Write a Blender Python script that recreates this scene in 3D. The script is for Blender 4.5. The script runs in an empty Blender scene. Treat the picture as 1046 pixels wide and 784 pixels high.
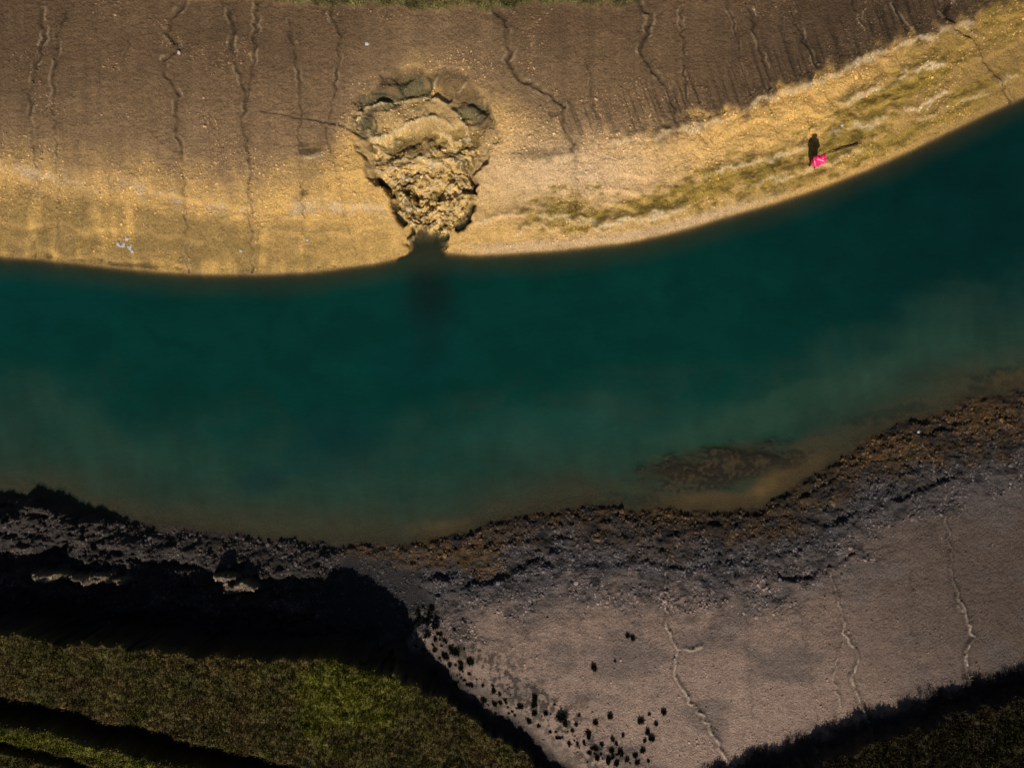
import bpy, bmesh, math, random
import numpy as np
from mathutils import Vector, Matrix
random.seed(7); rng = np.random.default_rng(11)
S = bpy.context.scene
C = S.collection
H = 51.0          # camera height above the water (m)
K = 16.0          # photo pixels per metre at water level
PI = math.pi

# ------------------------------------------------------------------ helpers
def tag(o, label=None, cat=None, group=None, kind=None):
    if label: o['label'] = label
    if cat: o['category'] = cat
    if group: o['group'] = group
    if kind: o['kind'] = kind
    return o

from concurrent.futures import ThreadPoolExecutor
_perm = rng.permutation(512)
_ang = rng.random(512) * 2 * PI
_ii = np.arange(512)
_tab = _perm[(_perm[:, None] + _ii[None]) & 511]
_TX = np.cos(_ang)[_tab].astype(np.float32).ravel(); _TY = np.sin(_ang)[_tab].astype(np.float32).ravel()
def _pn(x, y, seed):
    xf = np.floor(x); yf = np.floor(y)
    xi = (xf.astype(np.int32) + seed * 31) & 511; yi = yf.astype(np.int32) & 511
    xf = (x - xf).astype(np.float32); yf = (y - yf).astype(np.float32)
    u = xf * xf * xf * (xf * (xf * 6 - 15) + 10); v = yf * yf * yf * (yf * (yf * 6 - 15) + 10)
    x1 = ((xi + 1) & 511) * 512; xi = xi * 512; y1 = (yi + 1) & 511
    i = xi + yi; a = _TX[i] * xf + _TY[i] * yf
    i = x1 + yi; a = a + u * (_TX[i] * (xf - 1) + _TY[i] * yf - a)
    i = xi + y1; c = _TX[i] * xf + _TY[i] * (yf - 1)
    i = x1 + y1; c = c + u * (_TX[i] * (xf - 1) + _TY[i] * (yf - 1) - c)
    return 1.5 * (a + v * (c - a))
_pool = ThreadPoolExecutor(4)
def perlin(x, y, seed=0):
    x = np.asarray(x, float) + seed * 17.31; y = np.asarray(y, float) + seed * 9.77
    if x.size < 40000: return _pn(x, y, seed)
    xs, ys = x.ravel(), y.ravel(); out = np.empty(x.size, np.float32); n = 60000
    def job(k): out[k:k + n] = _pn(xs[k:k + n], ys[k:k + n], seed)
    list(_pool.map(job, range(0, x.size, n)))
    return out.reshape(x.shape)
def fbm(x, y, oct=4, seed=0, gain=.5):
    s = 0; a = 1; t = 0
    for k in range(oct):
        s = s + a * perlin(x * 2 ** k, y * 2 ** k, seed + k); t += a; a *= gain
    return s / t * 1.3
def sm(x, a, b):
    t = np.clip((x - a) / (b - a), 0, 1); return t * t * (3 - 2 * t)
def curve(pts):                       # smooth y(x) through traced points
    xs = np.array([p[0] for p in pts], float); ys = np.array([p[1] for p in pts], float)
    fx = np.arange(xs[0], xs[-1] + 1, 2.0); fy = np.interp(fx, xs, ys)
    k = np.hanning(27); k /= k.sum(); n = 13
    pad = np.concatenate([fy[0] - (np.arange(n, 0, -1)) * (fy[1] - fy[0]), fy, fy[-1] + np.arange(1, n + 1) * (fy[-1] - fy[-2])])
    fy = np.convolve(pad, k, 'valid')
    return lambda x: np.interp(x, fx, fy)
def world(px, py, z=0.0):             # where a traced point of the photo stands, at height z
    k = (H - z) / (H * K); return (px - 523) * k, -(py - 392) * k
def ell(PX, PY, cx, cy, rx, ry, rot=0):
    c, s = math.cos(math.radians(rot)), math.sin(math.radians(rot))
    dx, dy = PX - cx, PY - cy
    return np.sqrt(((dx * c + dy * s) / rx) ** 2 + ((-dx * s + dy * c) / ry) ** 2)
def mixc(a, b, m): return a + (np.asarray(b, float) - a) * m[..., None]

# ------------------------------------------------------------------ traced lines
US = curve([(-9000, 900), (-2500, 330), (-600, 236), (-150, 248), (0, 262), (60, 267), (130, 275), (200, 280), (270, 281), (330, 277),
            (380, 270), (410, 263), (458, 258), (480, 261), (520, 259), (570, 256), (640, 248), (690, 237), (740, 222), (800, 205),
            (850, 188), (900, 168), (960, 140), (1000, 120), (1046, 100), (1200, 25), (1600, -220), (3000, -1300), (9000, -6000)])
LS = curve([(-9000, 1200), (-2500, 620), (-600, 510), (-150, 500), (0, 507), (50, 510), (90, 522), (150, 534), (220, 543), (300, 551), (370, 553),
            (420, 553), (460, 548), (500, 534), (560, 519), (620, 516), (680, 520), (730, 523), (780, 512), (820, 489), (870, 456),
            (920, 431), (980, 410), (1046, 398), (1200, 350), (1600, 140), (3000, -800), (9000, -5300)])
E1 = curve([(-9000, 1500), (-2500, 900), (-600, 690), (-150, 650), (0, 645), (60, 650), (120, 655), (180, 663), (220, 669), (260, 671), (310, 671), (345, 668), (372, 680),
            (400, 691), (430, 711), (460, 737), (500, 766), (530, 786), (560, 812), (640, 880), (760, 985), (1000, 1150), (9000, 6000)])
E3 = curve([(-9000, 9000), (0, 1500), (400, 1100), (520, 960), (600, 868), (650, 850), (690, 838), (720, 828), (780, 812), (820, 799), (860, 784), (900, 768), (960, 748), (1000, 736), (1046, 722),
            (1200, 665), (1600, 450), (3000, -500), (9000, -5000)])
N1 = curve([(-9000, 700), (-2500, -60), (-600, -60), (0, -16), (150, -8), (200, 0), (270, -1), (290, 4), (340, 8), (400, 7), (440, 11), (500, 11), (540, 5), (600, 6), (640, 9), (665, -3),
            (720, -20), (900, -40), (1000, -60), (1200, -150), (1600, -420), (3000, -1500), (9000, -6200)])
CH2 = curve([(-9000, 2200), (-600, 760), (0, 722), (60, 731), (120, 748), (194, 766), (260, 782), (330, 800), (420, 840), (520, 960), (600, 2000), (9000, 9000)])
CH3 = curve([(-9000, 2500), (-600, 780), (0, 757), (60, 772), (110, 786), (200, 830), (400, 950), (9000, 9000)])

# ------------------------------------------------------------------ the terrain grid
def axis(lo, hi, step, far, n):
    core = np.arange(lo, hi + step, step)
    t = np.linspace(0, 1, n + 1)[1:]
    a = step * np.arange(1, n + 1) + (far) * t ** 3.2
    return np.concatenate([lo - a[::-1], core, hi + a])
STEP = .05
AX = axis(-34.5, 34.5, STEP, 480, 90); AY = axis(-26.5, 26.5, STEP, 480, 90)
X, Y = np.meshgrid(AX, AY)
def to_px(z): return 523 + X * H * K / (H - z), 392 - Y * H * K / (H - z)
def bank(PX, PY, detail=True):
    e = 8.0
    cu = 1 / np.sqrt(1 + ((US(PX + e) - US(PX - e)) / (2 * e)) ** 2)
    cl = 1 / np.sqrt(1 + ((LS(PX + e) - LS(PX - e)) / (2 * e)) ** 2)
    dU = (US(PX) - PY) / K * cu; dL = (PY - LS(PX)) / K * cl
    if detail:
        w = fbm(X * .35, Y * .35, 4, 3) * .45 + fbm(X * 1.4, Y * 1.4, 3, 4) * .22
        dL = dL + w
        dU = dU + fbm(X * .5, Y * .5, 3, 5) * .05
    zu = np.interp(dU, [0, .35, 6, 16, 22, 60], [0, .09, 1.15, 1.85, 2.1, 2.3])
    zr = np.interp(dL, [0, .5, 4, 10, 20, 40], [0, .16, .62, 1.0, 1.75, 2.0])
    zl = np.interp(dL, [0, .45, 1.6, 2.8, 3.7, 30], [0, .55, 1.0, .8, .2, .2]); zl2 = np.interp(dL, [0, .45, 1.6, 2.6, 3.5, 30], [0, .12, .62, .6, .2, .2])
    w2 = sm(PX, 70, 170); zl = zl * (1 - w2) + zl2 * w2
    wl = 1 - sm(PX, 330, 430)
    zl = zr * (1 - wl) + zl * wl
    bed = np.maximum(np.interp(-dU, [0, .25, 1.0, 2, 5, 12], [0, -.28, -.75, -1.5, -2.7, -3.6]), np.interp(-dL, [0, 1, 3, 7, 12, 20], [0, -.14, -.45, -1.3, -2.4, -3.6]))
    z = np.where(dU > 0, zu, np.where(dL > 0, zl, bed))
    return z, dU, dL
z0 = np.zeros_like(X)
for _ in range(2):
    PX, PY = to_px(z0); z0, _, _ = bank(PX, PY, False)
PX, PY = to_px(z0)
Z, dU, dL = bank(PX, PY)
PXt, PYt = to_px(3.7)
up = sm(dU, 0, .4); lo = sm(dL, 0, .5)

n_big = fbm(X * .12, Y * .12, 4, 1)
n_mid = fbm(X * .6, Y * .6, 4, 2)
n_fine = fbm(X * 2.6, Y * 2.6, 3, 6)
n_pit = perlin(X * 5.5, Y * 5.5, 9)
n_pit2 = perlin(X * 9.5, Y * 9.5, 12)
rid = 1 - np.abs(fbm(X * .9, Y * .9, 4, 8)) * 2

# --- colour of the ground, base colours with some shade and highlights painted in
col = np.empty(X.shape + (3,)); col[:] = (.115, .078, .052)
# upper bank: golden mud by the water, dark brown mud further up
gb = curve([(-9000, 165), (0, 168), (80, 178), (160, 184), (260, 190), (330, 176), (370, 120), (430, 80), (490, 100), (560, 150), (600, 152), (655, 143), (728, 126), (783, 100), (839, 82), (898, 54), (954, 34), (1009, 20), (1046, 0), (1300, -120), (1600, -400), (9000, -6500)])
wob = fbm(X * .5, Y * .25, 4, 21) * 16 + perlin(X * 1.6, Y * .4, 22) * 6 + fbm(X * 1.3, Y * 1.3, 4, 23) * 11
dG = PY - gb(PX) + wob
right = sm(PX, 560, 720)
gold = sm(dG, -45, 50) * (1 - right) + sm(dG, -14, 12) * right
gold_soft = sm(dG, -135, 35)
brown = np.array((.190, .115, .060)); warm = np.array((.42, .27, .14)); goldc = np.array((.95, .575, .175))
cu_ = np.empty_like(col); cu_[:] = brown
wz = np.exp(-((PX - 400) / 330) ** 2) * sm(PY, 20, 130)
cu_ *= (1 + .30 * wz + .22 * n_big + .12 * n_mid)[..., None]
cu_ *= (1 - .30 * (1 - sm(PX, 0, 160)) * (1 - sm(PY, 60, 200)))[..., None]  # corner vignette put into the mud colour
cu_ = mixc(cu_, warm, gold_soft * (1 - right) * .85)
cu_ = mixc(cu_, goldc, gold * .88)
# striations running down the slope
st = perlin(X * 2.2 + .4 * perlin(X, Y * .3, 30), Y * .12, 31) + .6 * perlin(X * 6, Y * .25, 32)
cu_ *= (1 + .12 * st * (1 - .5 * gold))[..., None]
tilt = X * 2.4 + Y * .9
rib = np.clip(perlin(tilt * 1.5, Y * .14, 33) + .5 * perlin(tilt * 3.4, Y * .3, 34), 0, 1)
ribz = np.exp(-((dG + 30) / 26) ** 2) * sm(PX, 530, 600) * (1 - sm(PX, 900, 1040) * .6)
cu_ *= (1 - .55 * np.clip(rib * ribz * 1.6, 0, 1))[..., None]
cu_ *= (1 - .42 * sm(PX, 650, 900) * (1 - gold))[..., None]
pk = np.exp(-((PX - 580) / 120) ** 2 - ((PY - 178) / 45) ** 2)
cu_ = mixc(cu_, (.94, .66, .42), np.clip(pk * sm(dG, -60, 20), 0, 1) * .7)
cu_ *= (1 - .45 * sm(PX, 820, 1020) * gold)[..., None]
# golden-yellow algal film
ochre = np.array((.46, .30, .055)); dochre = np.array((.17, .11, .022))
yl = sm(fbm(X * .35, Y * .9, 4, 41) + .25, .0, .6)
band = np.exp(-((US(PX) - PY - 22) / 22) ** 2) * sm(380 - PX, 0, 80)
cu_ = mixc(cu_, (.46, .30, .08), np.clip(yl * band * .9, 0, .75))
dS = (US(PX) - PY)
for cx, cy, rx, ry, rot, s in [(900, 150, 60, 9, -26, .9), (990, 100, 50, 16, -30, .8), (800, 190, 70, 10, -18, .8), (675, 205, 40, 12, -10, .8), (930, 84, 50, 9, -26, .9), (575, 215, 45, 24, -10, .8), (722, 192, 62, 22, -20, 1), (780, 174, 60, 18, -14, 1), (860, 146, 50, 22, -20, 1), (905, 100, 75, 16, -25, 1), (870, 135, 50, 14, -25, .7),
                            (640, 215, 50, 10, -8, .7), (960, 60, 60, 22, -30, .5), (1030, 20, 40, 25, -30, .6), (940, 130, 60, 10, -27, .5), (720, 190, 30, 12, -15, .4), (585, 225, 40, 14, 0, .8)]:
    m = sm(-ell(PX, PY, cx, cy, rx, ry, rot) + fbm(X * .9 + Y * .5, Y * 1.6 - X * .5, 5, 43, .65) * 1.1, -1.3, -.3) * s
    cu_ = mixc(cu_, ochre, m * .9)
    cu_ = mixc(cu_, dochre, m * sm(fbm(X * .8 + Y * .6, Y * 2.2 - X * .7, 5, 44, .6), -.08, .32) * .95)
# smooth pale lip just above the waterline
lip = np.exp(-((dS - 6) / 6) ** 2) * sm(PX, 450, 520) * (1 - sm(PX, 720, 840))
cu_ = mixc(cu_, (.80, .56, .35), lip * .7)
lip2 = np.exp(-((PY - np.interp(PX, [0, 130, 200, 260, 400], [172, 192, 206, 214, 212])) / 8) ** 2) * (PX < 410)
cu_ = mixc(cu_, (.75, .56, .36), lip2 * .7 * sm(n_mid + n_fine * .5, -.2, .4))  # bright highlights along this break, painted into the colour
cu_ = mixc(cu_, (.34, .22, .08), (PX < 420) * sm(PY - np.interp(PX, [0, 130, 200, 260, 400], [172, 192, 206, 214, 212]) - 8 + n_mid * 8, 0, 14) * (1 - sm(PX, 200, 420) * .65) * .75 * sm(perlin(X * 1.2, Y * .3, 24) + .5, -.3, .6))
l2y = np.interp(PX, [0, 130, 200, 260, 400], [172, 192, 206, 214, 212])
Z -= .14 * (PX < 430) * sm(PY - l2y + n_mid * 5, -5, 4) * np.exp(-np.maximum(PY - l2y, 0) / 18) * sm(n_big, -.5, .2)

# lower bank
cl_ = np.empty_like(col); cl_[:] = (.31, .215, .170)
cl_ *= (1 + .30 * sm(PY, 600, 740) + .08 * perlin(X * 2.0, Y * .25, 58) + .08 * perlin(X * 5, Y * .5, 59))[..., None]
cl_ = mixc(cl_, (.112, .080, .064), sm(PX + (600 - PY) * .6, 680, 1040) * .92 + sm(PY, 700, 800) * 0)
cl_ = mixc(cl_, (.15, .122, .112), sm(fbm(X * .22, Y * .4, 3, 51), 0, .4) * .6)
dLw = dL + fbm(X * .45, Y * .6, 4, 52) * 1.6
rock = (1 - sm(dLw, 3.4, 8.6)) * sm(1.6 - sm(dLw, 3, 8) + fbm(X * 1.1 + Y * .5, Y * 1.7 - X * .5, 4, 56), .2, .9)
cl_ = mixc(cl_, (.066, .061, .066), rock * .94)
weed = 1 - sm(dLw + sm(700 - PX, 0, 300) * 1.2 - 1.5 * sm(PX, 820, 1000), 1.0, 3.6)
cl_ = mixc(cl_, (.046, .027, .013), weed)
cl_ = mixc(cl_, (.085, .048, .018), weed * sm(fbm(X * 1.1, Y * 1.1, 3, 53), .0, .35) * .8)
cl_ = mixc(cl_, (.012, .011, .013), rock * sm(fbm(X * .9, Y * 1.5, 5, 54, .6), .0, .35) * .9)
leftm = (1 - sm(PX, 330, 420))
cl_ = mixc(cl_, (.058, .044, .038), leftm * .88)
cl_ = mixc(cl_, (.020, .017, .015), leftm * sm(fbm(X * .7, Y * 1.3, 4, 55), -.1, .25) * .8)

# --- relief, upper bank
pit = (np.minimum(n_pit, 0) * .02 + np.maximum(n_pit2, .2) * .018)
Z += up * (n_mid * .06 + n_fine * .032 + pit * 1.7 * sm(dU, 1, 4) + fbm(X * 3.4, Y * 4.4, 3, 13, .7) * .035 * sm(dU, .6, 3) * sm(n_big + n_mid * .6, -.7, .3) + st * .006)
Z -= up * .035 * np.clip(rib * ribz, 0, 1)
lumpz = up * sm(PX, 430, 520) * (1 - sm(PX, 700, 860)) * np.exp(-((dG - 10) / 45) ** 2)
Z += lumpz * (np.abs(n_pit) * .05 + np.abs(perlin(X * 3.2, Y * 3.2, 14)) * .06)
# step where the ribbed mud breaks down to the golden shelf
Z += up * right * .16 * (1 - sm(dG, -6, 3))
# wave-cut lips following the shore
al = dU + fbm(X * .22, Y * .22, 3, 61) * 1.8 + fbm(X * 1.2, Y * 1.2, 3, 62) * .3
saw = (al * .62) % 1.0
Z += up * sm(PX, 520, 640) * gold * (np.where(saw < .85, saw / .85, (1 - saw) / .15) - .5) * -.0
stepf = np.floor(al * .62) + sm(saw, .72, 1.0)
Z += up * sm(PX, 520, 660) * gold * sm(dU, .8, 2.2) * (stepf / .62 - al) * .14
stepl = np.floor(al * .35) + sm((al * .35) % 1, .8, 1.0)
Z += up * (1 - sm(PX, 380, 520)) * gold * (stepl / .35 - al) * .05
def lipline(pts, h=.16, w=.14, c=.7):     # a crest whose steep side faces the sun; highlight and back shade painted in
    global Z, cu_
    f = curve(pts); x0, x1 = pts[0][0], pts[-1][0]
    d = (PY - f(PX)) / K + fbm(X * .9, Y * .9, 4, 45) * .5 + fbm(X * 3, Y * 3, 2, 46) * .12
    m = sm(PX, x0, x0 + 12) * (1 - sm(PX, x1 - 12, x1)) * sm(fbm(X * .5, Y * .5, 3, 47), -.5, .0)
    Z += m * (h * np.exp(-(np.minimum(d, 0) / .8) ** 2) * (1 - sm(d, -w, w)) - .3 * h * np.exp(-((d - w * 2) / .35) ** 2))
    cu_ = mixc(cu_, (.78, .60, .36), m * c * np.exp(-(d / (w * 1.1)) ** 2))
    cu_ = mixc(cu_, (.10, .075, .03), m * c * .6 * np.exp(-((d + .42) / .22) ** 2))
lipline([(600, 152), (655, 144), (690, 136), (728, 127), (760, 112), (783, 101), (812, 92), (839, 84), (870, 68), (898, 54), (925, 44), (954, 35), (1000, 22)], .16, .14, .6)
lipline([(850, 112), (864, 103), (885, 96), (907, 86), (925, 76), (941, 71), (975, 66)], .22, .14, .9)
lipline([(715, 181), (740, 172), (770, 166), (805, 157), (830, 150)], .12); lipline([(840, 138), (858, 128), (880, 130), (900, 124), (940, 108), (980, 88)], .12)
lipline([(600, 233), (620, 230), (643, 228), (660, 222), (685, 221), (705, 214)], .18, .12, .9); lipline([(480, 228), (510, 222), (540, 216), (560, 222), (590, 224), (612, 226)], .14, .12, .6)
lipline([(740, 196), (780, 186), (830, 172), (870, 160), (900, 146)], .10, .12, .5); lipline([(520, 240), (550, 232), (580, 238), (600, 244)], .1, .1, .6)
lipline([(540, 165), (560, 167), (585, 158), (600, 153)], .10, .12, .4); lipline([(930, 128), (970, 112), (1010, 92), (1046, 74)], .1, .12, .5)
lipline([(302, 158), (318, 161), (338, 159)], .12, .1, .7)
for (cx, cy, rx, ry, dep) in [(318, 155, 20, 5, .04), (308, 148, 10, 3, .03), (310, 197, 5, 4, .0), (548, 158, 26, 8, .0), (680, 130, 5, 3, .05), (565, 117, 5, 3, .05)]:
    m = sm(-ell(PX, PY, cx, cy, rx, ry) + n_mid * .5 + n_fine * .35, -1.25, -.5); Z -= m * dep
    cu_ *= (1 - m * .5)[..., None]

# --- the slump: scooped amphitheatre, green pools and a tongue of broken mud
aw = fbm(X * .5, Y * .5, 4, 71)
bowl = sm(-ell(PX, PY, 432, 135, 72, 68) + aw * .22, -1.06, -.94)
Z -= up * bowl * .38
ton_l = np.interp(PY, [90, 130, 160, 200, 235, 262], [372, 366, 376, 396, 414, 412]); ton_r = np.interp(PY, [90, 130, 160, 200, 225, 245, 262], [498, 500, 488, 484, 482, 458, 456])
ton = sm(PX - ton_l + aw * 10, 0, 7) * sm(ton_r - PX + aw * 8, 0, 7) * sm(PY, 118, 140) * (1 - sm(PY, 246, 258))
qa = np.arctan2(PX - 436, 262 - PY) * 4.5; qr = np.hypot(PX - 436, 262 - PY) / K + fbm(X * .5, Y * .5, 3, 78) * 1.2
lum = fbm(qa * .7, qr * 1.3, 5, 72, .58); lum2 = 1 - np.abs(fbm(qa * .9, qr * 2.0, 4, 73)) * 2.6
deep = sm(PY, 140, 190)
Z += ton * .22 * deep * fbm(X * 2.4, Y * 3.0, 3, 74)
Z += ton * ((lum * .32 + lum2 * .15) * (.12 + .88 * deep) - .10 + .04 * n_fine)
arc = .8 * np.sqrt(((PX - 438) / 1.05) ** 2 + ((PY - 205)) ** 2) + fbm(X * .4, Y * .4, 4, 75) * 22
arcm = sm(ton + bowl, .2, .9) * (1 - sm(PY, 150, 190))
Z += arcm * .20 * np.clip(np.sin(arc / 5.2), -.6, 1) 
tongue_c = mixc(np.broadcast_to(np.array((.90, .60, .22)), col.shape), (.19, .125, .028), sm(fbm(qa * .8, qr * 1.2, 5, 76, .6) - .35 * lum2 + .1, -.16, .2) * .9)
tongue_c = mixc(tongue_c, (.85, .70, .50), sm(lum2 + .5 * n_fine, .7, 1.0) * .6)  # white highlights on the ridge tops, painted in
hol = sm(-ell(PX, PY, 418, 148, 24, 17, -10) + n_mid * .5, -1.2, -.5)
tongue_c = mixc(tongue_c, (.22, .15, .05), hol * .9); Z -= hol * .15 * ton
cu_ = mixc(cu_, tongue_c, np.clip(ton, 0, 1) * .95)
cu_ = mixc(cu_, (.50, .34, .15), np.clip(bowl - ton, 0, 1) * .8 * sm(PY, 92, 108))
wallm = np.clip(bowl * (1 - sm(ell(PX, PY, 432, 140, 62, 58) + aw * .2, .8, .95)), 0, 1)
hd = sm(ell(PX, PY, 432, 140, 60, 55) + aw * .2, .80, .98) * bowl * (1 - sm(PY, 120, 150))
cu_ = mixc(cu_, (.085, .06, .034), hd * .65)
for cx, cy, rx, ry in [(424, 86, 16, 13), (388, 103, 22, 9), (482, 112, 17, 13), (372, 128, 12, 12)]:
    m = sm(-ell(PX, PY, cx, cy, rx, ry) + aw * .5 + n_fine * .3, -1.05, -.75)
    cu_ = mixc(cu_, (.155, .135, .065), m * .8); Z -= m * .10
    edge = np.exp(-((ell(PX, PY, cx, cy, rx, ry) - 1.02) / .12) ** 2)
    cu_ = mixc(cu_, (.03, .035, .022), np.clip(edge * sm(n_mid, -.2, .2), 0, 1) * .85)
for ex, sg in ((ton_l, 1), (ton_r, -1)):
    m = np.exp(-((PX - ex - aw * -sg * 8 - 2 * sg) / 4.0) ** 2) * sm(PY, 165, 185) * (1 - sm(PY, 240, 252)) * sm(fbm(X * .8, Y * .8, 3, 77) + (.35 if sg > 0 else .0), -.1, .15)
    Z -= m * .75
    cu_ = mixc(cu_, (.02, .018, .014), m * .7)
# mouth of the slump: a notch cut down to below the water
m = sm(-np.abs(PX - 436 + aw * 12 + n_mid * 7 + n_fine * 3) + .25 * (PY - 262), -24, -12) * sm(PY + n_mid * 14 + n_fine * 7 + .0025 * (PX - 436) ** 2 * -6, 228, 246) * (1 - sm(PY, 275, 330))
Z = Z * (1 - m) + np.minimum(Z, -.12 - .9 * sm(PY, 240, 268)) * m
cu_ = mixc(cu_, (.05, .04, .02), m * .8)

# --- relief, lower bank
w2_ = sm(PX, 70, 170)
rlump = rock * lo
Z += rlump * (fbm(X * 1.5, Y * 1.9, 5, 81, .6) * .17 + np.abs(n_pit) * .04 + np.abs(perlin(X * 2.9, Y * 2.9, 82)) * .04 + .07 * (1 - np.abs(fbm(X * .7, Y * 1.1, 4, 83)) * 2.4))
Z += lo * (1 - rock) * (n_mid * .05 + n_fine * .022 + np.abs(n_pit) * .018 + n_pit2 * .016 + fbm((X + Y) * 2.6, (X - Y) * 7, 2, 89) * .035 * (1 - sm(PY, 600, 720) * .6))
Z += lo * leftm * sm(dL, .2 + 1.4 * w2_, .6 + 2 * w2_) * (fbm(X * .4, Y * .8, 4, 84) * .8 + .12 * n_fine + .16 * (1 - np.abs(fbm(X * 1.3, Y * 1.7, 3, 85)) * 2))
def ridge(pts, w, h, wx=0):           # slumped blocks in front of the cliff, sunlight on them put into the colour
    global Z, cl_
    for cx, cy, rx, ry in pts:
        m = sm(-ell(PX, PY, cx, cy, rx, ry) + fbm(X * 1.2, Y * 1.2, 3, 86) * .8, -1.3, -.5)
        cl_ = mixc(cl_, (.20, .15, .10), m * .9)
        Z = np.maximum(Z, Z * (1 - m) + (h + n_fine * .15 + fbm(X * 1.1, Y * 1.1, 3, 87) * .35) * m)
ridge([(62, 584, 22, 6), (100, 586, 30, 5), (128, 588, 14, 4)], 0, 1.75)
ridge([(232, 586, 12, 4), (250, 596, 18, 5)], 0, 1.6)
# scarps with near-black faces across the lower bank
def scarp(pts, h, w=.35):
    global Z, cl_
    f = curve(pts); x0, x1 = pts[0][0], pts[-1][0]
    d = (PY - f(PX)) / K + fbm(X * 1.3, Y * 1.3, 3, 88) * .25
    m = sm(PX, x0, x0 + 15) * (1 - sm(PX, x1 - 15, x1))
    s = sm(d, -w * .5, w * .5) * np.exp(-np.maximum(d, 0) / 2.5)
    Z += .55 * m * s * h * lo * (.6 + .8 * sm(n_mid, -.4, .4))
    cl_ = mixc(cl_, (.012, .009, .006), m * np.exp(-((d + .05) / (w * .45)) ** 2) * .6 * sm(n_mid + n_fine * .5, -.4, .2))
scarp([(730, 572), (765, 575), (785, 586), (805, 594), (840, 584), (880, 560)], .35)
scarp([(832, 545), (850, 533), (880, 524), (930, 505), (990, 480)], .3)
scarp([(420, 588), (465, 592), (490, 596), (520, 590), (545, 570), (580, 560)], .35)
scarp([(480, 560), (540, 552), (600, 548), (680, 545), (760, 530)], .18)
scarp([(560, 530), (640, 530), (740, 536), (830, 505), (900, 455), (1000, 430), (1046, 425)], .15)
# orange-brown weed shelf by the creek mouth
for cx, cy, rx, ry in [(420, 567, 62, 18), (495, 568, 30, 26), (690, 522, 60, 8), (900, 460, 60, 18), (1010, 425, 60, 16)]:
    m = sm(-ell(PX, PY, cx, cy, rx, ry) + aw * .4, -1.1, -.8)
    cl_ = mixc(cl_, (.095, .052, .016), m * .9 * sm(n_fine + .3 * n_mid, -.35, .2))

# --- rills
def k_rev(pts, dep): return dep < 0 and pts[0][1] > 300
def rill(pts, w, dep, dark=.5, lower=False, cs=None):
    """cut a crooked rill along a traced polyline; w and dep in metres"""
    global cu_, cl_
    P = []
    for (a, b) in zip(pts[:-1], pts[1:]):
        n = max(2, int(math.hypot(b[0] - a[0], b[1] - a[1]) / 5))
        for i in range(n):
            t = i / n
            P.append((a[0] + (b[0] - a[0]) * t + random.uniform(-2.2, 2.2), a[1] + (b[1] - a[1]) * t + random.uniform(-1, 1)))
    P.append(pts[-1])
    if k_rev(pts, dep): P.reverse()
    N = len(P) - 1
    for i, (a, b) in enumerate(zip(P[:-1], P[1:])):
        za = 1.2
        f = (1.0 - .5 * i / N) * (.68 if dep > 0 else .85)
        mgn = w * 4 + .3
        wa = world(a[0], a[1], 1.2); wb = world(b[0], b[1], 1.2)
        i0, i1 = np.searchsorted(AX, [min(wa[0], wb[0]) - mgn - .8, max(wa[0], wb[0]) + mgn + .8])
        j0, j1 = np.searchsorted(AY, [min(wa[1], wb[1]) - mgn - .8, max(wa[1], wb[1]) + mgn + .8])
        if i1 <= i0 or j1 <= j0: continue
        sl = (slice(j0, j1), slice(i0, i1))
        px, py = PX[sl], PY[sl]
        dx, dy = b[0] - a[0], b[1] - a[1]; L = dx * dx + dy * dy + 1e-6
        t = np.clip(((px - a[0]) * dx + (py - a[1]) * dy) / L, 0, 1)
        d = np.hypot(px - a[0] - t * dx, py - a[1] - t * dy) / K
        RD[sl] = np.minimum(RD[sl], d / (w * f)); 
        m = (d < RM[sl]); RM[sl] = np.where(m, d, RM[sl]); RZ[sl] = np.where(m, dep * f, RZ[sl]); RC[sl] = np.where(m, dark, RC[sl])
RD = np.full(X.shape, 99.); RM = np.full(X.shape, 99.); RZ = np.zeros(X.shape); RC = np.zeros(X.shape)
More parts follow.
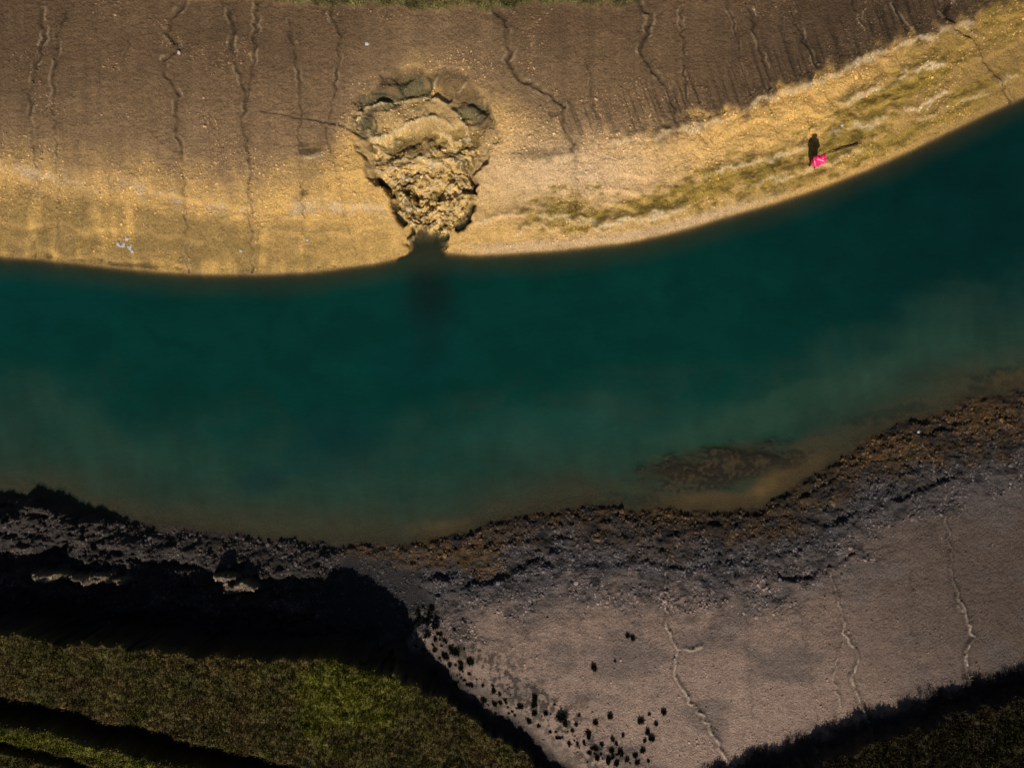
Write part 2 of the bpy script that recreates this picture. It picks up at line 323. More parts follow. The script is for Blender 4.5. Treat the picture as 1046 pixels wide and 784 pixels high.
for p, w, d, k in [
    ([(190, -6), (186, 8), (176, 20), (172, 34), (182, 52), (169, 60), (167, 74), (178, 86), (182, 98), (179, 116), (184, 150), (188, 190), (190, 230), (193, 278)], .20, .26, .55),
    ([(233, 10), (239, 35), (238, 50), (246, 76), (252, 104), (247, 124), (255, 158), (255, 200), (257, 278)], .20, .24, .55),
    ([(263, 2), (260, 40), (258, 78), (252, 104)], .18, .18, .5),
    ([(296, 20), (303, 62), (307, 110), (306, 150), (309, 200), (313, 275)], .15, .16, .45),
    ([(338, 8), (349, 38), (345, 70), (338, 110), (336, 124)], .17, .2, .5),
    ([(332, 128), (345, 175), (352, 215), (364, 265)], .11, .12, .45),
    ([(495, -2), (514, 18), (522, 52), (518, 62), (530, 82), (560, 95), (576, 110), (574, 126), (584, 146), (590, 170), (590, 215)], .24, .30, .6),
    ([(646, -2), (663, 15), (661, 30), (655, 50), (663, 68), (680, 92), (688, 112), (692, 140)], .22, .28, .6),
    ([(692, 140), (700, 165), (708, 190)], .08, .08, .3),
    ([(42, 10), (45, 40), (36, 70), (30, 100), (34, 150), (38, 190), (36, 262)], .18, .17, .5),
    ([(68, 12), (58, 42), (54, 90), (56, 140), (60, 190), (58, 266)], .16, .14, .5),
    ([(112, 180), (112, 240)], .08, .07, .4), ([(84, 200), (82, 262)], .08, .05, .4), ([(132, 40), (126, 62)], .12, .12, .4), ([(150, 200), (152, 270)], .07, .05, .3),
    ([(765, 10), (770, 30), (780, 62), (786, 80), (783, 100), (795, 135)], .17, .22, .5),
    ([(695, 10), (697, 45), (700, 95), (716, 132)], .14, .18, .5),
    ([(805, 8), (822, 48), (832, 66), (842, 88), (852, 108)], .15, .2, .5),
    ([(740, 0), (752, 40), (760, 90)], .1, .12, .4), ([(600, 60), (606, 100), (612, 140)], .1, .1, .4), ([(870, 0), (882, 30), (898, 52)], .12, .16, .5), ([(910, 5), (925, 28), (936, 44)], .12, .16, .5),
    ([(964, -8), (966, 18), (984, 30), (1000, 42), (1008, 60), (1024, 82), (1032, 106)], .26, .42, .75),
    ([(380, 150), (376, 142), (362, 134), (345, 127), (325, 123), (300, 119), (280, 116), (266, 113)], .16, .2, .5),
    ([(367, 134), (366, 122), (374, 108), (390, 104), (411, 103), (430, 97), (444, 99), (460, 108), (470, 120)], .24, -.26, -.3),
    ([(385, 142), (398, 134), (411, 129), (428, 122), (442, 117), (455, 122), (462, 134)], .26, -.28, -.35),
    ([(441, 98), (446, 84), (449, 72)], .12, -.12, -.15), ([(458, 108), (466, 94), (476, 84)], .14, -.16, -.2),
    ([(374, 132), (382, 146), (392, 156), (402, 158)], .2, -.2, -.25), ([(470, 118), (478, 134), (483, 152)], .2, -.18, -.2), ([(395, 168), (410, 160), (432, 160), (450, 166), (466, 172)], .26, -.24, -.3),
    ([(683, 565), (680, 600), (681, 640), (690, 662), (690, 690), (704, 716), (718, 730), (730, 752), (748, 790)], .15, -.17, -.25),
    ([(846, 580), (858, 620), (862, 645), (877, 672), (870, 690), (872, 704), (884, 730), (890, 752), (902, 790)], .15, -.16, -.25),
    ([(960, 470), (964, 520), (970, 560), (975, 600), (985, 624), (993, 650), (986, 668), (990, 700)], .14, -.16, -.25),
    ([(930, 440), (940, 448), (950, 468), (955, 492)], .11, -.14, -.2), ([(692, 662), (706, 664), (716, 660)], .16, -.1, -.2), ([(985, 624), (978, 618)], .15, -.1, -.2), ([(862, 645), (850, 690), (858, 720)], .12, -.1, -.12),
    ([(760, 600), (764, 660), (770, 740)], .08, .06, .3), ([(590, 620), (600, 700), (610, 780)], .08, .05, .25), ([(520, 640), (530, 700)], .08, .05, .2),
    ([(815, 620), (830, 700), (836, 750)], .08, .06, .3), ([(930, 560), (932, 640), (944, 700)], .08, .06, .3)]:
    rill(p, w, d, k)
g = np.exp(-RD ** 2) * sm(fbm(X * 1.1, Y * 1.1, 3, 91), -.75, -.1)
sh = np.exp(-(RD / 2.6) ** 2)
Z -= g * RZ - sh * np.abs(RZ) * .30
dk = np.clip(RC, 0, 1) * (np.exp(-(RD / 1.0) ** 2) * .55 + np.exp(-(RD / 5) ** 2) * .30)
dk *= .45 + .75 * sm(fbm(X * .8, Y * .8, 3, 93), -.4, .35)
cu_ = cu_ * (1 - dk * (1 - .45 * gold))[..., None]
cl_ = cl_ * (1 - dk)[..., None]
cu_ = mixc(cu_, (.50, .36, .22), np.clip(RC * 1.0, 0, .5) * np.exp(-((RD - 2.0) / .7) ** 2) * sm(fbm(X * 1.0, Y * 1.0, 3, 94), -.05, .35))  # lit side of the rills painted as a pale line
cu_ = mixc(cu_, (.85, .62, .32), np.clip(-RC * 2.6, 0, 1) * np.exp(-(RD / .9) ** 2) * sm(n_fine + n_mid, -.5, .1))
cl_ = mixc(cl_, (.62, .49, .38), np.clip(-RC * 4, 0, 1) * np.maximum(sm(PY, 575, 655), .25) * np.exp(-(RD / .8) ** 2) * sm(fbm(X * 2, Y * 2, 3, 92), -.25, .15))  # lit highlights of the lower rills put into the colour
cl_ *= (1 - .5 * np.clip(-RC * 2.4, 0, 1) * np.exp(-((RD - 1.8) / .7) ** 2))[..., None]

# --- submerged shoals along the lower shore
weedbed = np.zeros_like(X)
for cx, cy, rx, ry, rot, zt in [(740, 476, 82, 22, -8, -.05), (1022, 386, 42, 13, -8, -.12), (905, 423, 45, 7, -12, -.22), (640, 510, 30, 7, 0, -.2), (36, 494, 26, 5, 8, -.3), (205, 512, 10, 4, 0, -.4), (270, 492, 22, 9, 0, -.55)]:
    m = sm(-ell(PX, PY, cx, cy, rx, ry, rot) + fbm(X * .6, Y * 1.1, 4, 95) * .7, -1.25, -.6) * (dL < .1)
    Z = Z * (1 - m) + np.maximum(Z, zt + .06 * n_fine) * m; weedbed = np.maximum(weedbed, m)
bedc = mixc(np.broadcast_to(np.array((.09, .062, .03)), col.shape), (.022, .015, .010), np.clip(weedbed * 1.2, 0, 1) * sm(n_fine + n_mid, -.6, .2))
wetrim = np.exp(-((dL + .1) / .5) ** 2)
bedc = mixc(bedc, (.05, .032, .014), wetrim * .8)

# --- join the colours
mid = (US(PX) + LS(PX)) / 2
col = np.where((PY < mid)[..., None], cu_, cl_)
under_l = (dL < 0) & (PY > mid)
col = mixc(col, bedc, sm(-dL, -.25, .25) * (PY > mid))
wet = np.exp(-(np.clip(dU, 0, 9) / .10) ** 2) * (PY < mid)
col = mixc(col, (.10, .075, .045), wet * .5)
turf = np.zeros_like(X)

# --- marsh platforms with their cliffs, all at one saltmarsh level
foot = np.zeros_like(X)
def plat(d, top, zb=None, w=.28):
    global Z, turf
    jag = fbm(X * .55, Y * .55, 4, 97) * .55 + fbm(X * 2, Y * 2, 3, 98) * .28
    m = sm(d + jag, -w, w * .4)
    Z = Z * (1 - m) + np.maximum(Z, top) * m
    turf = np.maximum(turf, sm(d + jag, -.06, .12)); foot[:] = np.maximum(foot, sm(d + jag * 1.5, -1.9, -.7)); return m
e = 8.0
def dist(f, px, py): return (py - f(px)) / K / np.sqrt(1 + ((f(px + e) - f(px - e)) / (2 * e)) ** 2)
# the creek floor in front of the left cliff
dE1 = dist(E1, PXt, PYt)
cr = np.exp(-(np.clip(-dE1 - .6, 0, 9) / 1.5) ** 2) * sm(PX, 380, 440) * (PY > mid)
Z = Z * (1 - cr) + (.35 + .12 * n_mid) * cr
col = mixc(col, (.075, .066, .062), cr * .7)
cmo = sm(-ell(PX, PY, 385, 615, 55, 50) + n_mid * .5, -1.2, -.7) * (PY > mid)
Z = Z * (1 - cmo) + .25 * cmo; col = mixc(col, (.02, .018, .02), cmo * .9)  # long cliff shadow over the creek mouth, painted into the mud
top = n_mid * .14 + n_fine * .10 + .12 * n_big
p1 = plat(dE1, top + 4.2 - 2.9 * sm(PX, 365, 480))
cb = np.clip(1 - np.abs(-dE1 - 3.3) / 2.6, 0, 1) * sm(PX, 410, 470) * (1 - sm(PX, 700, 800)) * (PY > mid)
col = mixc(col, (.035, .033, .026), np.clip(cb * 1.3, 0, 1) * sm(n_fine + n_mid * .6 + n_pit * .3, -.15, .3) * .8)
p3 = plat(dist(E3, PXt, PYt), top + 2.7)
for f, wd, dp in ((CH2, .95, 1.9), (CH3, .38, .9)):
    dc = np.abs(dist(f, PXt, PYt)) + fbm(X * .6, Y * .6, 4, 99) * .3
    cm = (1 - sm(dc, wd * .55, wd)) * p1
    Z -= cm * dp; turf = turf * (1 - cm)
dN = -dist(N1, PX, PY)
jn = fbm(X * .9, Y * .9, 4, 101) * .4
pn = sm(dN + jn, -.12, .15) * (PY < mid)
Z += pn * .28; turf = np.maximum(turf, pn)
cliff_shade = np.clip((p1 + p3) * (1 - turf), 0, 1)
col = mixc(col, (.012, .010, .008), cliff_shade * .9)  # shade on cliff faces and in the channels, put into the colour
col = mixc(col, (.014, .012, .010), foot * (1 - turf) * .85)  # shadow along the cliff foot painted as near-black ground
# turf colours
tc = mixc(np.broadcast_to(np.array((.115, .086, .026)), col.shape), (.092, .082, .020), sm(fbm(X * .5, Y * .5, 4, 111), -.3, .4))
tc = mixc(tc, (.075, .035, .020), sm(fbm(X * .7, Y * .9, 4, 112), .25, .5) * .5)
tc = mixc(tc, (.155, .155, .016), np.clip(sm(-ell(PXt, PYt, 352, 712, 58, 40, 20) + aw * .7, -1.4, -.5) * 1.15 + 1.3 * sm(-np.abs(PYt - CH2(PXt) - 24), -12, 0) * (PXt < 160), 0, 1) * .85)
tc *= np.where((PX > 560) & (PY > mid), .30, 1.)[..., None]  # lower right turf dimmed by colour, standing for shade
tc = mixc(tc, (.15, .13, .05), pn * .7)
tc *= (1 + .6 * n_fine + .3 * n_pit + .5 * n_mid)[..., None]
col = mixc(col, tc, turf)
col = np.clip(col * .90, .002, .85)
Z = np.where(np.hypot(X, Y) > 60, Z, Z)

def grid_mesh(name, AX, AY, Z, keep=None):
    nx, ny = len(AX), len(AY)
    XX, YY = np.meshgrid(AX, AY)
    co = np.stack([XX, YY, Z], -1).reshape(-1, 3).astype(np.float32)
    i = np.arange((ny - 1) * nx).reshape(ny - 1, nx)[:, :-1]
    q = np.stack([i, i + 1, i + nx + 1, i + nx], -1).reshape(-1, 4)
    if keep is not None: q = q[keep.reshape(-1)]
    me = bpy.data.meshes.new(name)
    me.vertices.add(len(co)); me.vertices.foreach_set('co', co.ravel())
    me.loops.add(q.size); me.loops.foreach_set('vertex_index', q.ravel().astype(np.int32))
    me.polygons.add(len(q)); me.polygons.foreach_set('loop_start', (np.arange(len(q)) * 4).astype(np.int32))
    me.polygons.foreach_set('use_smooth', np.ones(len(q), bool))
    me.update(calc_edges=True)
    return me
def add_col(me, name, c):
    a = me.color_attributes.new(name, 'FLOAT_COLOR', 'POINT')
    c4 = np.ones((len(me.vertices), 4), np.float32); c4[:, :c.shape[-1]] = c.reshape(-1, c.shape[-1])
    a.data.foreach_set('color', c4.ravel())
def soup(name, V, F, colr=None, smooth=False):      # vertices n×3, faces m×3
    me = bpy.data.meshes.new(name)
    me.vertices.add(len(V)); me.vertices.foreach_set('co', V.astype(np.float32).ravel())
    me.loops.add(F.size); me.loops.foreach_set('vertex_index', F.astype(np.int32).ravel())
    me.polygons.add(len(F)); me.polygons.foreach_set('loop_start', (np.arange(len(F)) * 3).astype(np.int32))
    me.polygons.foreach_set('use_smooth', np.full(len(F), smooth))
    me.update(calc_edges=True)
    if colr is not None: add_col(me, 'tint', colr)
    return me
def link(name, me, mat=None, parent=None):
    o = bpy.data.objects.new(name, me)
    if mat: me.materials.append(mat)
    C.objects.link(o); o.parent = parent
    return o

# ------------------------------------------------------------------ materials
class NT:
    def __init__(s, name):
        s.m = bpy.data.materials.new(name); s.m.use_nodes = True; s.t = s.m.node_tree; s.t.nodes.clear()
        s.out = s.n('ShaderNodeOutputMaterial'); s.b = s.n('ShaderNodeBsdfPrincipled'); s.l(s.b.outputs[0], s.out.inputs[0])
    def n(s, typ, **kw):
        nd = s.t.nodes.new(typ)
        for k, v in kw.items():
            if k in nd.inputs: nd.inputs[k].default_value = v
            else: setattr(nd, k, v)
        return nd
    def l(s, a, b): s.t.links.new(a, b)
    def noise(s, scale, detail=4, rough=.6, vec=None):
        nd = s.n('ShaderNodeTexNoise'); nd.inputs['Scale'].default_value = scale; nd.inputs['Detail'].default_value = detail; nd.inputs['Roughness'].default_value = rough
        if vec is not None: s.l(vec, nd.inputs['Vector'])
        return nd.outputs['Fac']
    def rng(s, v, a, b, c, d):
        nd = s.n('ShaderNodeMapRange'); s.l(v, nd.inputs[0])
        for i, x in enumerate((a, b, c, d)): nd.inputs[i + 1].default_value = x
        return nd.outputs[0]
    def math(s, op, a, b=None):
        nd = s.n('ShaderNodeMath', operation=op)
        for i, x in enumerate((a, b)):
            if x is None: continue
            if isinstance(x, (int, float)): nd.inputs[i].default_value = x
            else: s.l(x, nd.inputs[i])
        return nd.outputs[0]
    def mul(s, colr, val):
        nd = s.n('ShaderNodeVectorMath', operation='SCALE'); s.l(colr, nd.inputs[0]); s.l(val, nd.inputs['Scale']); return nd.outputs[0]
    def bump(s, h, dist, strength=1.0, norm=None):
        nd = s.n('ShaderNodeBump'); nd.inputs['Distance'].default_value = dist; nd.inputs['Strength'].default_value = strength; s.l(h, nd.inputs['Height'])
        if norm is not None: s.l(norm, nd.inputs['Normal'])
        return nd.outputs[0]
def mat_ground():
    t = NT('mud_and_turf'); at = t.n('ShaderNodeAttribute', attribute_name='base'); gc = t.n('ShaderNodeNewGeometry')
    pos = gc.outputs['Position']
    n1 = t.noise(9, 5, .65, pos); n2 = t.noise(38, 3, .6, pos); n3 = t.noise(1.3, 4, .6, pos)
    v = t.n('ShaderNodeTexVoronoi'); v.inputs['Scale'].default_value = 7; t.l(pos, v.inputs['Vector'])
    f = t.math('MULTIPLY', t.rng(n1, .3, .7, .72, 1.28), t.rng(n3, .3, .7, .88, 1.12))
    f = t.math('MULTIPLY', f, t.rng(n2, .3, .7, .76, 1.24))
    t.l(t.mul(at.outputs['Color'], f), t.b.inputs['Base Color'])
    t.b.inputs['Roughness'].default_value = .75; t.b.inputs['Specular IOR Level'].default_value = .25
    b1 = t.bump(n1, .24, .9); b2 = t.bump(n2, .06, .9, b1)
    b3 = t.bump(t.rng(v.outputs['Distance'], 0, .35, 1, 0), .03, .45, b2)
    t.l(b3, t.b.inputs['Normal']); return t.m
def mat_water():
    t = NT('river_water'); at = t.n('ShaderNodeAttribute', attribute_name='base'); gc = t.n('ShaderNodeNewGeometry'); pos = gc.outputs['Position']
    dp = t.n('ShaderNodeAttribute', attribute_name='cover')
    n3 = t.noise(.25, 5, .6, pos)
    t.l(t.mul(at.outputs['Color'], t.rng(n3, .3, .7, .85, 1.15)), t.b.inputs['Base Color'])
    t.b.inputs['Roughness'].default_value = .12; t.b.inputs['IOR'].default_value = 1.33
    t.l(dp.outputs['Fac'], t.b.inputs['Alpha'])
    mp = t.n('ShaderNodeMapping'); t.l(pos, mp.inputs['Vector']); mp.inputs['Scale'].default_value = (1, 1.7, 1)
    b1 = t.bump(t.noise(2.2, 4, .6, mp.outputs[0]), .05, .35); b2 = t.bump(t.noise(11, 2, .5, mp.outputs[0]), .01, .3, b1)
    t.l(b2, t.b.inputs['Normal']); return t.m
def mat_simple(name, c, rough=.7, var=.3, scale=20, bump=.01, attr=False, spec=.3):
    t = NT(name); gc = t.n('ShaderNodeTexCoord'); n1 = t.noise(scale, 4, .6, gc.outputs['Object'])
    if attr: src = t.n('ShaderNodeAttribute', attribute_name='tint').outputs['Color']
    else:
        r = t.n('ShaderNodeRGB'); r.outputs[0].default_value = (*c, 1); src = r.outputs[0]
    t.l(t.mul(src, t.rng(n1, .3, .7, 1 - var, 1 + var)), t.b.inputs['Base Color'])
    t.b.inputs['Roughness'].default_value = rough; t.b.inputs['Specular IOR Level'].default_value = spec
    t.l(t.bump(n1, bump, .7), t.b.inputs['Normal']); return t.m

MG = mat_ground()
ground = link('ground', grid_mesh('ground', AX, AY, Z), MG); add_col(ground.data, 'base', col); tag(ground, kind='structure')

def zat(x, y):
    i = np.clip(np.searchsorted(AX, x) - 1, 0, len(AX) - 2); j = np.clip(np.searchsorted(AY, y) - 1, 0, len(AY) - 2)
    fx = (x - AX[i]) / (AX[i + 1] - AX[i]); fy = (y - AY[j]) / (AY[j + 1] - AY[j])
    return (Z[j, i] * (1 - fx) + Z[j, i + 1] * fx) * (1 - fy) + (Z[j + 1, i] * (1 - fx) + Z[j + 1, i + 1] * fx) * fy
def sample(A, x, y):
    i = np.clip(np.searchsorted(AX, x), 0, len(AX) - 1); j = np.clip(np.searchsorted(AY, y), 0, len(AY) - 1); return A[j, i]

# ------------------------------------------------------------------ water
WX = axis(-34.5, 34.5, .14, 478, 70); WY = axis(-26.5, 26.5, .14, 478, 70)
XW, YW = np.meshgrid(WX, WY)
ZW = zat(XW, YW); dep = np.clip(-ZW, 0, 9)
qx, qy = 523 + XW * K, 392 - YW * K
wu = (qy - US(qx)) / K; wl = (LS(qx) - qy) / K
wc = np.empty(XW.shape + (3,)); wc[:] = (.0012, .0275, .0215)
wc = mixc(wc, (.0008, .016, .015), sm(qx + (300 - qy) * .6, 650, 1050) * .9)
wc = mixc(wc, (.001, .030, .029), sm(260 - qx, 0, 260) * sm(380 - qy, 0, 80) * .5)
nw = fbm(XW * .10, YW * .16, 5, 121); nw2 = fbm(XW * .35 + nw * 2, YW * .5, 5, 122)
nw3 = fbm(XW * .55 + YW * .25 + nw * 3, YW * 1.0, 5, 125, .6)
silt = 1 - sm(wl + nw * 3.6 + nw2 * 1.6 + nw3 * .8, 2.0, 9.5)
wc = mixc(wc, (.017, .046, .033), silt * .9)
silt2 = 1 - sm(wl + nw * 1.2 + nw2 * .9, .1, 3.2)
wc = mixc(wc, (.042, .046, .027), silt2 * .65)
for cx, cy, rx, ry, rot, s, c in [(792, 494, 46, 12, -28, 1, (.15, .098, .036)), (735, 512, 54, 9, 0, .9, (.10, .068, .028)), (738, 475, 78, 20, -8, .8, (.032, .022, .012)), (1040, 390, 45, 12, -5, .6, (.10, .07, .03)), (820, 470, 40, 16, -40, .5, (.06, .05, .026)),
                                  (450, 542, 30, 12, 0, .9, (.11, .085, .042)), (820, 410, 150, 22, -18, .4, (.030, .062, .038)),
                                  (345, 452, 52, 36, 10, .45, (.004, .025, .026)), (270, 490, 25, 14, 0, .5, (.006, .026, .028)), (560, 440, 110, 26, -6, .3, (.014, .055, .042)), (436, 290, 26, 70, 0, .8, (.004, .013, .011)), (425, 360, 40, 60, 0, .45, (.001, .024, .024))]:
    m = sm(-ell(qx, qy, cx, cy, rx, ry, rot) + nw * .5 + nw2 * .45, -1.35, -.35) * s
    wc = mixc(wc, c, m)
ush = 1 - sm(wu + nw2 * .3, -.2, 1.9)
wc = mixc(wc, (.030, .032, .016), ush * .7)
streak = perlin(XW * 1.0 + YW * .35, YW * .12, 123) + perlin(XW * 2.6, YW * .3, 124) * .5
wc *= (1 + .10 * streak * silt + .14 * nw2 + .16 * nw3 * (.2 + .6 * silt))[..., None]
plume = sm(-ell(qx, qy, 785, 490, 80, 30, -25), -1.2, -.3)
alpha = 1 - np.exp(-dep * (3.4 + 1.2 * silt2)); alpha = np.maximum(alpha, .25)
keep = (ZW[:-1, :-1] < .12) | (ZW[1:, 1:] < .12) | (ZW[1:, :-1] < .12) | (ZW[:-1, 1:] < .12)
me = grid_mesh('water', WX, WY, np.zeros_like(XW), keep)
water = link('water', me, mat_water()); add_col(me, 'base', np.clip(wc, .0005, 1))
a = me.attributes.new('cover', 'FLOAT', 'POINT'); a.data.foreach_set('value', alpha.ravel().astype(np.float32))
tag(water, kind='structure')

# ------------------------------------------------------------------ grass, pebbles, lumps (nobody could count them)
def blades(P, hgt, wid, tint, lean=.9, per=5, spread=.07):
    n = len(P); N = n * per
    base = np.repeat(P, per, 0) + np.stack([rng.normal(0, spread, N), rng.normal(0, spread, N), np.zeros(N)], -1)
    hh = np.repeat(hgt, per) * rng.uniform(.6, 1.15, N); ww = np.repeat(wid, per) * rng.uniform(.7, 1.3, N)
    a = rng.uniform(0, 2 * PI, N); b = rng.uniform(0, 2 * PI, N); ln = rng.uniform(.2, lean, N)
    side = np.stack([np.cos(a), np.sin(a), np.zeros(N)], -1) * ww[:, None] / 2
    tip = np.stack([np.cos(b) * ln, np.sin(b) * ln, np.sqrt(np.maximum(1.05 - ln ** 2, .1))], -1) * hh[:, None]
    V = np.stack([base - side, base + side, base + tip * .55 + side * .8, base + tip * .55 - side * .8, base + tip], 1)
    V[:, :2, 2] -= .03
    o = (np.arange(N) * 5)[:, None, None]
    F = (np.array([[0, 1, 2], [0, 2, 3], [3, 2, 4]])[None] + o).reshape(-1, 3)
    tn = np.repeat(tint, per, 0) * rng.uniform(.6, 1.45, (N, 1))
    return V.reshape(-1, 3), F, np.repeat(tn, 5, 0)
def scatter(n, x0, x1, y0, y1, mask):
    x = rng.uniform(x0, x1, n); y = rng.uniform(y0, y1, n); k = mask(x, y); x, y = x[k], y[k]
    return np.stack([x, y, zat(x, y)], -1)
MGR = mat_simple('saltmarsh_grass', (0, 0, 0), .7, .25, 6, .0, attr=True, spec=.15)
def grass(name, n, box, mask, h, w, mult, label=None):
    P = scatter(n, *box, lambda x, y: ((sample(turf, x, y) > .75) | ((sample(foot, x, y) > .35) & (rng.random(len(x)) < .3) & (sample(dE1, x, y) < 0) & (x > 8))) & mask(x, y))
    c = sample(col, P[:, 0], P[:, 1]) * mult * rng.uniform(.65, 1.35, (len(P), 1)); 
    ph = 1 + .7 * perlin(P[:, 0] * 1.4, P[:, 1] * 1.4, 131)
    V, F, T = blades(P, h * ph, np.full(len(P), w), c)
    o = link(name, soup(name, V, F, np.clip(T, .002, .6)), MGR); tag(o, label, 'grass', None, 'stuff'); return o
grass('marsh_grass', 130000, (-36, 4, -34, -13), lambda x, y: y < -10, .13, .035, 1.25, 'olive and brown saltmarsh grass covering the raised bank at lower left')
grass('shaded_grass', 70000, (3, 36, -34, -14), lambda x, y: x > 3, .22, .04, 1.0, 'rough grass darkened for shade on the bank along the lower right edge')
grass('fringe_grass', 50000, (-36, 20, 21, 30), lambda x, y: y > 20, .14, .035, 1.3, 'yellow green grass fringe along the top edge of the upper mudbank')

def rockverts(n_sub):
    bm = bmesh.new(); bmesh.ops.create_icosphere(bm, subdivisions=n_sub, radius=1)
    V = np.array([v.co[:] for v in bm.verts]); F = np.array([[v.index for v in f.verts] for f in bm.faces]); bm.free(); return V, F
RV, RF = rockverts(1)
def lumps(name, P, size, tint, flat=.6, matn=None, sink=.2):
    n = len(P); m = len(RV)
    V = RV[None] * (1 + rng.normal(0, .2, (n, m, 1))) * size[:, None, None] * np.stack([rng.uniform(.7, 1.4, n), rng.uniform(.7, 1.4, n), np.full(n, flat)], -1)[:, None]
    a = rng.uniform(0, 2 * PI, n); c, s = np.cos(a)[:, None], np.sin(a)[:, None]
    V = np.stack([V[..., 0] * c - V[..., 1] * s, V[..., 0] * s + V[..., 1] * c, V[..., 2]], -1) + P[:, None]
    V[..., 2] += (size * (flat * .5 - sink))[:, None]
    F = (RF[None] + (np.arange(n) * m)[:, None, None]).reshape(-1, 3)
    return link(name, soup(name, V.reshape(-1, 3), F, np.repeat(tint, m, 0)), matn)
ML = mat_simple('mud_lump', (0, 0, 0), .65, .3, 14, .02, attr=True)
P = scatter(90000, -34, 34, -24, 0, lambda x, y: (sample(rock * lo * (1 - turf) * (1 - p1), x, y) > .35) & (zat(x, y) > .03) & (perlin(x * .9, y * .9, 141) > -.25))
P = P[:16000]
c = sample(col, P[:, 0], P[:, 1]) * rng.uniform(.5, 2.0, (len(P), 1)) * np.array([[1, 1.0, 1.06]])
o = lumps('rubble', P, rng.gamma(2.2, .013, len(P)) + .02, np.clip(c, .004, .5), .7, ML)
tag(o, 'dark lumps of stone and weed strewn along the lower waterline', 'rubble', None, 'stuff')
P = scatter(40000, -34, 34, 2, 25, lambda x, y: (sample(up * (1 - turf), x, y) > .9) & (perlin(x * .35, y * .35, 142) + .7 * np.exp(-((sample(dG, x, y) - 5) / 45) ** 2) > .32))
P = P[:9000]
c = sample(col, P[:, 0], P[:, 1]) * rng.uniform(.7, 1.9, (len(P), 1)); c /= np.maximum(c.max(1, keepdims=True) / .82, 1)
o = lumps('pebbles', P, rng.gamma(3, .007, len(P)) + .015, np.clip(c, .01, .85), .8, ML)
tag(o, 'small crumbs of mud and shell scattered over the upper bank', 'pebbles', None, 'stuff')
P = scatter(30000, -10, 34, -26, -8, lambda x, y: (sample((1 - rock) * lo * (1 - turf) * (1 - p1) * (1 - p3), x, y) > .6))
P = P[:9000]
P = P[:5000]
c = sample(col, P[:, 0], P[:, 1]) * rng.uniform(.6, 1.4, (len(P), 1))
o = lumps('pebbles', P, rng.gamma(2.5, .007, len(P)) + .01, np.clip(c, .01, .5), .8, ML)
tag(o, 'small crumbs of mud scattered over the lower mudflat', 'pebbles', None, 'stuff')

P = scatter(26000, -12, 0, 7, 21, lambda x, y: (sample(ton, x, y) > .5) & (sample(PY, x, y) > 150 + 25 * perlin(x, y, 143)) & (zat(x, y) > .05))
P = P[:550]
c = sample(col, P[:, 0], P[:, 1]) * np.array([[1, .95, .85]]) * rng.uniform(.45, 1.2, (len(P), 1)); c /= np.maximum(c.max(1, keepdims=True) / .85, 1)
o = lumps('mud_clods', P, rng.gamma(2.0, .020, len(P)) + .03, np.clip(c, .01, .85), .6, ML)
tag(o, 'broken golden clods of mud piled in the tongue of the slump', 'mud clods', None, 'stuff')

# ------------------------------------------------------------------ place a thing at a traced point
def place(px, py):
    z = 1.0
    for _ in range(6):
        x, y = world(px, py, z); z = float(zat(np.array([x]), np.array([y]))[0])
    return x, y, z

# ------------------------------------------------------------------ grass clumps on the mudflat
MC = mat_simple('cordgrass', (.012, .014, .006), .7, .4, 9, .0, attr=True, spec=.1)
protos = []
for k in range(5):
    n = 46; r = .20
    a = rng.uniform(0, 2 * PI, n); rr = r * np.sqrt(rng.random(n))
    P = np.stack([rr * np.cos(a) * (1 + .3 * (k % 2)), rr * np.sin(a), np.zeros(n)], -1)
    V, F, T = blades(P, np.full(n, .30), np.full(n, .045), np.tile([[.030, .031, .014]], (n, 1)), .8, 6, .03)
    me = soup('cordgrass_clump', V, F, T); me.materials.append(MC); protos.append(me)
nclump = [0]
def clump(px, py, s, label, group=None):
    x, y, z = place(px, py)
    o = bpy.data.objects.new('grass_clump', protos[nclump[0] % 5]); nclump[0] += 1
    o.location = (x, y, z - .02); o.rotation_euler = (0, 0, random.uniform(0, 6.28)); s *= .66; o.scale = (s * random.uniform(.85, 1.25), s * random.uniform(.85, 1.2), s * random.uniform(.8, 1.2))
    C.objects.link(o); tag(o, label, 'grass clump', group)
Z6 = lambda a, b: (300 + a * .3876, 480 + b * .3876)
for a, b, s, lb in [(880, 436, .75, 'upper left clump of the pair of dark grass clumps alone on the pinkish mudflat'), (893, 443, .8, 'lower right clump of the pair of dark grass clumps alone on the pinkish mudflat'),
                    (847, 502, .5, 'tiny dark grass clump alone just below and left of the isolated pair'), (792, 521, .9, 'single dark grass clump in the open mudflat, left of and below the isolated pair'),
                    (974, 637, 1.0, 'dark grass clump at the right end of the scattered clumps, nearest the pale rill'), (834, 648, 1.0, 'compact dark grass clump above the scattered clumps, right of the creek line'),
                    (796, 665, 1.0, 'dark round grass clump just below and left of the topmost compact clump'), (528, 581, 1.0, 'dark grass clump standing a little off the creek edge above the stacked three'),
                    (466, 505, 1.1, 'dark grass clump at the upper right of the dense creek side growth'), (752, 645, .6, 'small narrow dark grass clump between the creek line and the compact clump')]:
    clump(*Z6(a, b), s, lb)
for b, s, lb in [(600, 1.0, 'top clump of the three dark grass clumps stacked in a column by the creek'), (618, 1.0, 'middle clump of the three dark grass clumps stacked in a column by the creek'), (640, 1.1, 'bottom clump of the three dark grass clumps stacked in a column by the creek')]:
    clump(*Z6(635, b), s, lb)
